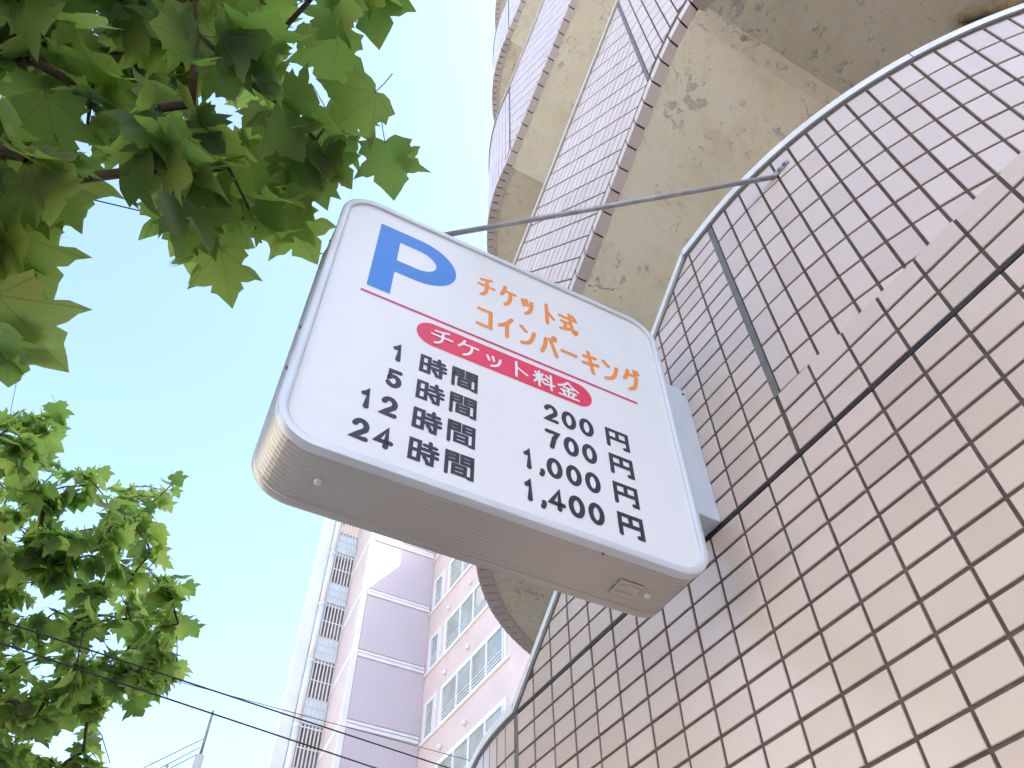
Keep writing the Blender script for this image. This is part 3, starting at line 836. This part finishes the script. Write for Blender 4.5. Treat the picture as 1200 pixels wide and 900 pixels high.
# headings, one object for each character
INK[0] = 'ink_orange'
mb = MB(); w = 0.0130
for g, x0, x1 in (('chi', .517, .580), ('ke', .588, .648), ('tsu', .657, .706), ('to', .730, .780), ('shiki', .783, .855)):
    zt_ = 3.583 if g != 'tsu' else 3.583
    glyph(mb, g, x0, x1, 3.482, 3.592, w)
for g, x0, x1 in (('ko', .517, .575), ('i', .583, .641), ('n', .649, .709), ('pa', .714, .778), ('bar', .781, .842), ('ki', .850, .914), ('n', .918, .981), ('gu', .988, 1.054)):
    glyph(mb, g, x0, x1, 3.330, 3.438, w)
INK[0] = 'ink_white'
for g, x0, x1 in (('chi', .397, .463), ('ke', .470, .536), ('tsu', .550, .602), ('to', .622, .684), ('ryo', .688, .758), ('kin', .762, .832)):
    glyph(mb, g, x0, x1, 3.1795, 3.2475 if g != 'tsu' else 3.240, 0.0074, 0.001)
INK[0] = 'ink_black'
# price rows
rows = [('1', '200', 3.0560), ('5', '700', 2.9605), ('12', '1,000', 2.8640), ('24', '1,400', 2.7670)]
for hrs, yen, z0 in rows:
    mb = MB(); wd = 0.0134
    xs = 0.350; 
    for ch in reversed(hrs):
        glyph(mb, ch, xs - 0.049, xs, z0 + 0.002, z0 + 0.069, wd); xs -= 0.052
    glyph(mb, 'toki', .3770, .4535, z0 - 0.003, z0 + 0.072, 0.0099); glyph(mb, 'aida', .4600, .5380, z0 - 0.003, z0 + 0.072, 0.0092)
    mb = MB(); xs = 0.8675
    for ch in reversed(yen):
        if ch == ',': glyph(mb, ch, xs - 0.024, xs + 0.012, z0 + 0.003, z0 + 0.066, 0.0125); xs -= 0.022
        elif ch == '1': glyph(mb, ch, xs - 0.043, xs + 0.002, z0 + 0.001, z0 + 0.070, wd); xs -= 0.045
        else: glyph(mb, ch, xs - 0.0505, xs, z0 + 0.001, z0 + 0.070, wd); xs -= 0.0520
    glyph(mb, 'en', .8945, .9765, z0 - 0.001, z0 + 0.073, 0.0116)

# ------------------------------------------------------------------ apartment block behind
apt = empty('apartment_block', (11.5, 29.6, 0))
prop(apt, 'tall pink apartment block with white trim, window bands and railed stair column', 'building')
def part(name, mat, boxes, parent=apt):
    mb = MB()
    for bx in boxes: mb.box(*bx)
    return mb.build(name, MATS[mat], parent)
mb = MB(); mb.prism([(8.81, 29.6), (12.6, 29.6), (12.6, 33.2), (9.165, 33.2)], -0.3, 33.5); rec = mb.build('recessed_wall', MATS['bg_pink'], apt)
wing = part('wing_wall', 'bg_pink', [(12.2, 24, 14.0, 29.75, -0.3, 27.8)])
part('shadow_block', 'bg_pink', [(12.66, 24, 28.2, 29.7, 27.8, 34.5)])  # unseen block added above the wing to cast the upright shadow edge
part('pilaster', 'bg_trim', [(8.80, 9.04, 29.545, 29.64, -0.3, 33.4)])
for kf in range(0, 10):
    z = 17.35 + 3.1 * (kf - 5)
    part('wall_panel', 'bg_panel', [(9.06, 12.19, 29.55, 29.62, z + 0.19, z + 2.91)], rec)
    part('string_course', 'bg_trim', [(9.05, 12.15, 29.50, 29.62, z - 0.17, z - 0.03), (9.05, 12.15, 29.52, 29.62, z + 0.02, z + 0.13)], rec)
    # the same course along the wing and the side of the recessed wall
    if z < 27.5: part('string_course', 'bg_trim', [(12.12, 12.3, 21.9, 29.5, z - 0.36, z - 0.25)], wing)
    mb = MB(); mb.prism([(8.80, 29.64), (8.86, 29.64), (9.20, 33.0), (9.14, 33.0)], z - 0.17, z + 0.10); mb.build('string_course', MATS['bg_trim'], rec)
    # windows of the wing: narrow one and wide one with its panes
    for (ya, yb, mull) in ((28.22, 29.05, []), (22.33, 27.5, [23.63, 24.88, 26.1])):
        zs, zh = z - 0.27, z + 1.28
        if zh > 27.5: continue
        fr = part('window', 'bg_window_frame', [(12.13, 12.3, ya, ya+0.09, zs, zh), (12.13, 12.3, yb-0.09, yb, zs, zh), (12.13, 12.3, ya+0.09, yb-0.09, zs, zs+0.08), (12.13, 12.3, ya+0.09, yb-0.09, zh-0.08, zh)] +
                  [(12.12, 12.3, m_-0.06, m_+0.06, zs+0.08, zh-0.08) for m_ in mull], wing)
        ed = [ya] + mull + [yb]
        for i in range(len(ed)-1):
            part('pane', 'bg_glass', [(12.175, 12.185, ed[i]+0.05, ed[i+1]-0.05, zs+0.07, zh-0.07)], fr)
        part('window_rail', 'bg_window_frame', [(12.145, 12.17, ya+0.09, yb-0.09, zs + h_, zs + h_ + 0.035) for h_ in (0.2, 0.34, 0.48)], fr)
        part('window_surround', 'bg_trim', [(12.15, 12.3, ya-0.17, ya-0.02, zs-0.1, zh+0.12), (12.15, 12.3, yb+0.02, yb+0.17, zs-0.1, zh+0.12), (12.15, 12.3, ya-0.02, yb+0.02, zh+0.01, zh+0.12)], fr)
    for y in (25.29, 27.36):
        if z > 27.9: continue
        mb = MB(); pts = [(12.21, y, z - 1.2), (12.13, y, z - 1.2), (12.07, y, z - 1.2), (12.04, y, z - 1.2)]
        mb.tube(pts, [0.115, 0.115, 0.085, 0.02], 12); mb.build('vent_cap', MATS['bg_white'], wing, True)
# stair column with railings and frosted screens
part('stair_back', 'bg_recess_shade', [(8.1, 9.6, 34.6, 35.2, -0.3, 36)])  # shade of the stair recess put into a dark wall colour
part('side_wall', 'bg_white', [(7.25, 7.80, 33.15, 33.6, -0.3, 36)])
part('corner_column', 'bg_white', [(7.80, 8.10, 33.35, 34.6, -0.3, 36)])
for kf in range(0, 11):
    z = 16.85 + 3.05 * (kf - 5)
    part('stair_slab', 'bg_white', [(8.10, 9.17, 33.2, 34.6, z - 0.35, z - 0.12)])
    part('frosted_screen', 'bg_screen', [(8.12, 9.10, 33.02, 33.06, z - 1.2, z - 0.06)])
    fr = part('screen_frame', 'bg_white', [(8.10 + i*0.165, 8.125 + i*0.165, 32.99, 33.03, z - 1.22, z - 0.03) for i in range(7)] + [(8.10, 9.14, 32.985, 33.02, z - 1.2 + j*0.38, z - 1.175 + j*0.38) for j in range(4)])
    part('railing', 'bg_white', [(8.13 + i*0.165, 8.185 + i*0.165, 33.0, 33.05, z - 0.05, z + 1.82) for i in range(7)] + [(8.1, 9.16, 32.985, 33.0, z + 0.78, z + 0.83), (8.1, 9.16, 32.985, 33.0, z + 1.66, z + 1.72)])
    mb = MB(); mb.tube([(7.95, 33.0, z - 1.33), (7.95, 33.0, z + 1.66)], 0.145, 14); mb.build('drain_pipe', MATS['bg_white'], apt, True)
    mb = MB(); mb.tube([(7.95, 33.0, z + 1.58), (7.95, 33.0, z + 1.74)], 0.165, 14); mb.build('pipe_collar', MATS['bg_white'], apt, True)

# ------------------------------------------------------------------ unseen row added across the street to bounce warm sun onto the wall
simple('bounce_wall', (0.60, 0.57, 0.54), 0.8, 0, 0.06, 0.6)
opp = empty('bounce_row', (-17.5, 0, 0)); prop(opp, 'unseen beige row added across the street to bounce sunlight onto the tiled wall', 'building')
part('wall', 'bounce_wall', [(-26, -16.2, -45, 42, -0.3, 13.5)], opp)
for j in range(22):
    for kf in range(4):
        fr = part('window', 'bg_window_frame', [(-16.21, -16.12, -43.4 + j*3.9, -41.6 + j*3.9, 1.0 + kf*3.1, 2.5 + kf*3.1)], opp)
        part('pane', 'bg_glass', [(-16.13, -16.10, -43.3 + j*3.9, -41.7 + j*3.9, 1.1 + kf*3.1, 2.4 + kf*3.1)], fr)
# ------------------------------------------------------------------ utility poles and cables
def utility_pole(x, y, h, label):
    root = empty('utility_pole', (x, y, 0)); prop(root, label, 'pole', 'concrete poles carrying the cables')
    mb = MB(); mb.tube([(x, y, -0.3), (x, y, h - 1.4)], [0.19, 0.125], 16); mb.build('pole_shaft', MATS['concrete_pole'], root, True)
    mb = MB(); mb.tube([(x, y, h - 1.5), (x, y, h)], [0.05, 0.035], 10); mb.build('pole_tip', MATS['pole_metal'], root, True)
    for j, dz in enumerate((2.2, 2.9, 3.6)):
        mb = MB(); mb.box(x - 0.9, x + 0.5, y - 0.20, y - 0.12, h - dz, h - dz + 0.08); arm = mb.build('crossarm', MATS['pole_metal'], root)
        for q in (-0.82, -0.45, 0.42):
            mb = MB(); mb.tube([(x+q, y-0.16, h-dz+0.08), (x+q, y-0.16, h-dz+0.14), (x+q, y-0.16, h-dz+0.20), (x+q, y-0.16, h-dz+0.27)], [0.03, 0.06, 0.035, 0.05], 10); mb.build('insulator', MATS['insulator'], arm, True)
    for j in range(14):
        z = h - 1.9 - j*0.45; sg = 1 if j % 2 else -1
        mb = MB(); mb.tube([(x + sg*0.1, y, z), (x + sg*0.32, y, z), (x + sg*0.33, y, z+0.05)], 0.012, 6); mb.build('step_bolt', MATS['pole_metal'], root)
    mb = MB(); mb.tube([(x+0.34, y-0.1, h-6.0), (x+0.34, y-0.1, h-4.9)], [0.2, 0.2], 16); mb.build('transformer', MATS['insulator'], root, True)
    return root
tipp = at(250, 833, 1, 25.0)
utility_pole(tipp.x, tipp.y, tipp.z, 'slim concrete utility pole with crossarms, rising beside the apartment block')
def cable(name_label, A, B, sag, r, group='overhead cables'):
    A = Vector(A); B = Vector(B); n = 24; pts = []
    for i in range(n+1):
        t_ = i/n; p = A.lerp(B, t_); p.z -= sag * 4 * t_ * (1-t_); pts.append(p)
    mb = MB(); mb.tube(pts, r, 6); o = mb.build('overhead_cable', MATS['cable'], None, True)
    prop(o, name_label, 'cable', group)
def ray_at_dist(px, py, hd):
    v = ray(px, py); return CAM + v * (hd / math.hypot(v.x, v.y))
def long_cable(label, p1, h1, p2, h2, e1, e2, r, sag=0.0):
    A = ray_at_dist(*p1, h1); B = ray_at_dist(*p2, h2); D = B - A
    cable(label, A - D*e1, B + D*e2, sag, r)
long_cable('dark cable passing behind the upper leaves towards the tiled parapet', (75, 226), 3.4, (380, 298), 3.2, 2.2, 0.55, 0.0045)
long_cable('upper of two dark cables crossing before the apartment block', (45, 742), 5.3, (520, 898), 6.6, 2.0, 0.4, 0.0055)
long_cable('lower of two dark cables crossing before the apartment block', (20, 760), 5.2, (440, 900), 6.3, 2.0, 0.7, 0.0055)
long_cable('thin pale grey cable running just above the pair of dark cables', (262, 813), 13.0, (550, 891), 13.5, 3.0, 0.5, 0.006)
long_cable('fine wire slanting steeply behind the leaves', (73, 176), 5.0, (8, 505), 9.0, 1.5, 1.0, 0.0035)
for nm, (a_, b_) in zip(('topmost', 'middle', 'lowest'), (((238, 866), (168, 900)), ((234, 876), (188, 900)), ((231, 884), (200, 900)))):
    long_cable(nm + ' of three thin wires leaving the crossarms of the distant utility pole', a_, 25.0, b_, 20.0, 0.0, 1.5, 0.012)

# ------------------------------------------------------------------ plane trees
from mathutils.geometry import delaunay_2d_cdt
HALF = [(0.0, 0.03), (.10, -.06), (.26, -.10), (.40, -.02), (.58, .01), (.53, .12), (.61, .24), (.48, .29), (.43, .36), (.57, .43), (.66, .54),
        (.80, .75), (.61, .70), (.47, .73), (.31, .69), (.36, .82), (.24, .90), (.16, 1.01), (0.0, 1.18)]
OUT = [(x, y) for x, y in HALF] + [(-x, y) for x, y in HALF[-2:0:-1]]
INNER = [(0, .2), (0, .42), (0, .64), (0, .86), (.2, .16), (-.2, .16), (.38, .16), (-.38, .16), (.22, .4), (-.22, .4), (.42, .55), (-.42, .55), (.17, .6), (-.17, .6), (.58, .62), (-.58, .62)]
def leaf_mesh(seed):
    rg = random.Random(seed)
    fold = rg.uniform(-0.10, 0.34); droop = rg.uniform(-0.45, 0.05); curl = rg.uniform(-0.5, 0.25); ph = rg.uniform(0, 6.28); tw = rg.uniform(-.35, .35)
    asym = rg.uniform(0.88, 1.12)
    def lift(x, y):
        return fold*abs(x) + droop*(y-.1)**2*0.8 + curl*x*x + 0.025*math.sin(7*x + ph) + 0.025*math.sin(6*y + ph*1.7) + tw*x*(y-.3)
    pts = [Vector((x*(asym if x > 0 else 2-asym) + rg.uniform(-.025, .025)*(abs(x) > 0), y + rg.uniform(-.025, .025))) for x, y in OUT]
    n = len(pts); pts += [Vector(p) for p in INNER]
    vo, eo, fo, *_ = delaunay_2d_cdt(pts, [(i, (i+1) % n) for i in range(n)], [], 1, 1e-5)
    vv = [(p.x, p.y) for p in vo]; ff = [tuple(f) for f in fo]
    V = [(x, y, lift(x, y)) for x, y in vv]; UV = [(x*.5+.5, y + .1) for x, y in vv]
    # petiole: a thin three-sided stalk from the base
    b0 = len(V); st = [((0, 0.05, 0), .012), ((0.01, -.2, .03), .010), ((0.03, -.42, .10), .012)]
    for (p, r_) in st:
        for k in range(3): V.append((p[0]+r_*math.cos(2.09*k), p[1], p[2]+lift(0, 0)+r_*math.sin(2.09*k))); UV.append((.5, .1))
    for s_ in range(2):
        for k in range(3): ff.append((b0+s_*3+k, b0+s_*3+(k+1)%3, b0+s_*3+3+(k+1)%3, b0+s_*3+3+k))
    me = bpy.data.meshes.new('leaf'); me.from_pydata(V, [], ff)
    uv = me.uv_layers.new(name='UVMap')
    for lp in me.loops: uv.data[lp.index].uv = UV[lp.vertex_index]
    me.polygons.foreach_set('use_smooth', [True]*len(me.polygons)); me.materials.append(MATS['leaf_single'])
    return me, V, ff, UV
LEAVES = [leaf_mesh(100+i) for i in range(12)]
def inside(poly, x, y):
    ins = False; n = len(poly)
    for i in range(n):
        (x1, y1), (x2, y2) = poly[i], poly[(i+1) % n]
        if (y1 > y) != (y2 > y) and x < (x2-x1)*(y-y1)/(y2-y1)+x1: ins = not ins
    return ins
def leaf_matrix(pos, size, tip, nrm):
    y = tip.normalized(); z = (nrm - y*nrm.dot(y))
    if z.length < .1: z = y.orthogonal()
    z.normalize(); x = y.cross(z)
    M = Matrix((x, y, z)).transposed() @ Matrix.Diagonal((size, size, size))
    M = M.to_4x4(); M.translation = pos; return M
def rvec():
    while True:
        v = Vector((uni(-1,1), uni(-1,1), uni(-1,1)))
        if .05 < v.length < 1: return v.normalized()
def plane_tree(label, base, h_trunk, poly, dist_fn, ntips, leaves_per, size, extra, box_px, seed, hero, twig_len=0.42):
    random.seed(seed)
    root = empty('plane_tree', base); prop(root, label, 'tree', 'plane trees along the kerb')
    B = Vector(base); top = B + Vector((0.1, 0.05, h_trunk))
    mb = MB(); pts = [B + Vector((0,0,-.3)), B + Vector((.02,.0,.5)), B + Vector((.05,-.03,h_trunk*.5)), B + Vector((.06,.02,h_trunk*.8)), top]
    mb.tube(pts, [.17,.14,.12,.11,.095], 14); mb.build('trunk', MATS['bark'], root, True)
    # tips of twigs spread through the crown volume
    tips = []
    guard = 0
    while len(tips) < ntips and guard < 60000:
        guard += 1
        px_, py_ = uni(box_px[0], box_px[2]), uni(box_px[1], box_px[3])
        if (px_ < -25 or py_ < -25 or py_ > 925) and rnd() < 0.55: continue
        if not inside(poly, px_, py_): continue
        p = CAM + ray(px_, py_) * dist_fn(px_, py_)
        if p.z < 2.6: continue
        tips.append(p)
    tips += [Vector(p) for p in extra]
    # grow the limbs: each tip joins the nearest node already there
    nodes = [(top, -1)]
    for fz in (.55, .75, .9): nodes.append((B.lerp(top, fz), 0))
    order = sorted(range(len(tips)), key=lambda i: (tips[i]-top).length)
    kids = {}; paths = []
    for i in order:
        p = tips[i]; best = min(range(len(nodes)), key=lambda j: (nodes[j][0]-p).length + .25*(nodes[j][0]-top).length*0)
        q = nodes[best][0]; d = (p-q).length; n = max(2, int(d/.22)); prev = best; seg = [q]
        for k in range(1, n+1):
            f = k/n; s_ = q.lerp(p, f); s_ += rvec()*.035*d*(1-f) + Vector((0,0,.10*d*math.sin(math.pi*f)))
            nodes.append((s_, prev)); prev = len(nodes)-1; seg.append(s_)
        paths.append((seg, best))
    # limb thickness from how much hangs on each node
    load = [0]*len(nodes)
    for i in range(len(nodes)-1, 0, -1):
        load[i] += 1
        if nodes[i][1] >= 0: load[nodes[i][1]] += load[i]
    mb = MB()
    for i in range(4, len(nodes)):
        j = nodes[i][1]
        ra = min(.06, .0022*math.sqrt(load[i])+.0012); rb = min(.07, .0022*math.sqrt(load[j])+.0012) if j > 3 else ra*1.1
        mb.tube([nodes[j][0], nodes[i][0]], [min(rb, ra*1.7), ra], 6, False)
    mb.build('branches', MATS['twig'], root, True, False)
    # leaves
    lv = []
    for seg, _ in paths:
        tip = seg[-1]
        for q in range(leaves_per):
            f = rnd()**.8; idx = f*min(len(seg)-1, twig_len/.2); i0 = int(len(seg)-1-idx); i0 = max(0, min(len(seg)-2, i0))
            bp = seg[i0].lerp(seg[i0+1], rnd())
            hz = Vector((uni(-1,1), uni(-1,1), 0)); hz = hz.normalized() if hz.length > .1 else Vector((1,0,0))
            td = hz*uni(.5,1.0) + Vector((0,0,-uni(.15,.75))) + Vector((bp.x-top.x, bp.y-top.y, 0)).normalized()*.45
            nm = Vector((0,0,1))*uni(.55,1.2) + rvec()*.62 + hz*.25
            sz = size*(uni(.62,1.15) if rnd() < .85 else uni(.35,.6))
            pos = bp + td.normalized()*sz*.42
            lv.append((pos, sz, td, nm))
    for (px_, py_, dd, sz, ang, tilt) in hero:
        sz *= 0.88
        # well visible single leaves at the crown's rim: size from their species, distance from that size
        p = CAM + ray(px_, py_)*dd
        td = AX_R*math.sin(ang) - AX_U*math.cos(ang) + AX_F*tilt
        lv.append((p - td.normalized()*sz*.5, sz, td, -AX_F + rvec()*.35 + Vector((0,0,.2))))
    keep = []
    for (pos, sz, td, nm) in lv:
        cpt = pos + td.normalized()*sz*.5; w = pix(cpt)
        if w and -60 < w[0] < 1260 and -60 < w[1] < 960:
            if not inside(poly, w[0], w[1]) and (pos, sz, td, nm) not in lv[len(lv)-len(hero):]: continue
        keep.append((pos, sz, td, nm, w))
    def score(e):
        w = e[4]
        if not w or not (0 < w[0] < 1200 and 0 < w[1] < 900): return 0
        return e[1]/w[2]
    keep.sort(key=score, reverse=True)
    V = []; F = []; U = []
    for i, (pos, sz, td, nm, w) in enumerate(keep):
        M = leaf_matrix(pos, sz, td, nm); lf = random.choice(LEAVES)
        if i < 300 and score(keep[i]) > 0:
            o = bpy.data.objects.new('leaf', lf[0]); COL.objects.link(o); o.parent = root
            o.matrix_parent_inverse = Matrix.Translation(-B); o.matrix_basis = M
        else:
            n0 = len(V); V += [tuple(M @ Vector(p)) for p in lf[1]]; F += [tuple(a+n0 for a in f) for f in lf[2]]; U += lf[3]
    me = bpy.data.meshes.new('foliage'); me.from_pydata(V, [], F); uv = me.uv_layers.new(name='UVMap')
    vi = [0]*len(me.loops); me.loops.foreach_get('vertex_index', vi)
    uv.data.foreach_set('uv', [c for i in vi for c in U[i]])
    me.polygons.foreach_set('use_smooth', [True]*len(me.polygons)); me.materials.append(MATS['leaf_mass'])
    prop(link('foliage', me, None, root), kind='stuff')
    return root
CR1 = [(-420,-420),(440,-420),(520,-150),(487,-5),(470,18),(425,28),(418,66),(432,88),(398,118),(436,150),(440,178),(490,190),(470,205),(436,222),(405,195),(388,205),(382,232),(350,242),(376,266),(366,288),(322,272),(302,296),(262,335),(236,318),(198,290),(196,262),(210,235),(168,205),(140,188),(108,178),(100,215),(88,240),(62,244),(66,300),(76,326),(40,340),(62,372),(58,402),(0,425),(-60,440),(-420,420)]
def dist1(x, y): return uni(2.35, 3.7) if y < 120 else uni(2.3, 2.9)
random.seed(31)
CORE = [CAM + ray(uni(-40, 330), uni(-120, 110)) * uni(2.9, 3.9) for _ in range(60)]
hero1 = [(455,195,2.55,.17,.15,.1),(416,128,2.6,.19,-.9,.0),(436,8,2.7,.19,.2,.1),(392,70,2.75,.19,-.2,.2),(372,205,2.6,.18,.1,.1),(395,150,2.7,.18,.5,.1),
         (262,320,2.45,.17,.1,.1),(330,258,2.5,.16,-.4,.1),(352,275,2.5,.16,.5,.0),(222,270,2.5,.17,-.5,.1),(205,255,2.6,.16,.3,.1),(80,220,2.5,.17,.1,.2),
         (35,310,2.4,.19,.4,.1),(28,385,2.25,.22,.6,.1),(10,410,2.3,.16,-.1,.1),(300,210,2.5,.18,.2,.1),(175,180,2.5,.17,-.2,.1),(60,150,2.5,.18,.1,.1),(478,188,2.6,.09,1.2,.1)]
plane_tree('large plane tree whose branch of broad leaves overhangs the sign', (-2.0, 1.5, 0), 3.3, CR1, dist1, 200, 6, 0.126, CORE, (-420,-420,520,440), 5, hero1)
CR2 = [(-500,420),(-60,470),(0,478),(30,492),(60,478),(82,480),(72,520),(76,548),(120,548),(134,572),(160,572),(200,558),(214,566),(190,605),(184,628),(204,655),(226,686),(206,702),(230,736),(226,748),(204,756),(214,790),(206,808),(186,812),(165,832),(140,830),(112,836),(108,866),(130,895),(150,960),(60,1080),(-500,1080)]
def dist2(x, y): return uni(6.0, 8.6)
hero2 = [(68,484,6.6,.17,.2,.1),(62,520,6.7,.16,.8,.1),(30,505,6.5,.17,-.2,.1),(122,556,6.8,.12,.3,.1),(208,562,6.8,.12,.5,.1),(190,625,6.7,.16,.3,.1),(222,690,6.6,.12,.6,.1),(226,738,6.6,.13,.5,.1),(210,785,6.5,.15,.1,.1),(160,830,6.4,.15,.4,.1)]
plane_tree('bushier plane tree standing farther along the kerb than the overhanging one', (-2.0, 7.4, 0), 3.2, CR2, dist2, 640, 8, 0.122, [], (-420,440,240,1080), 8, hero2, 0.5)
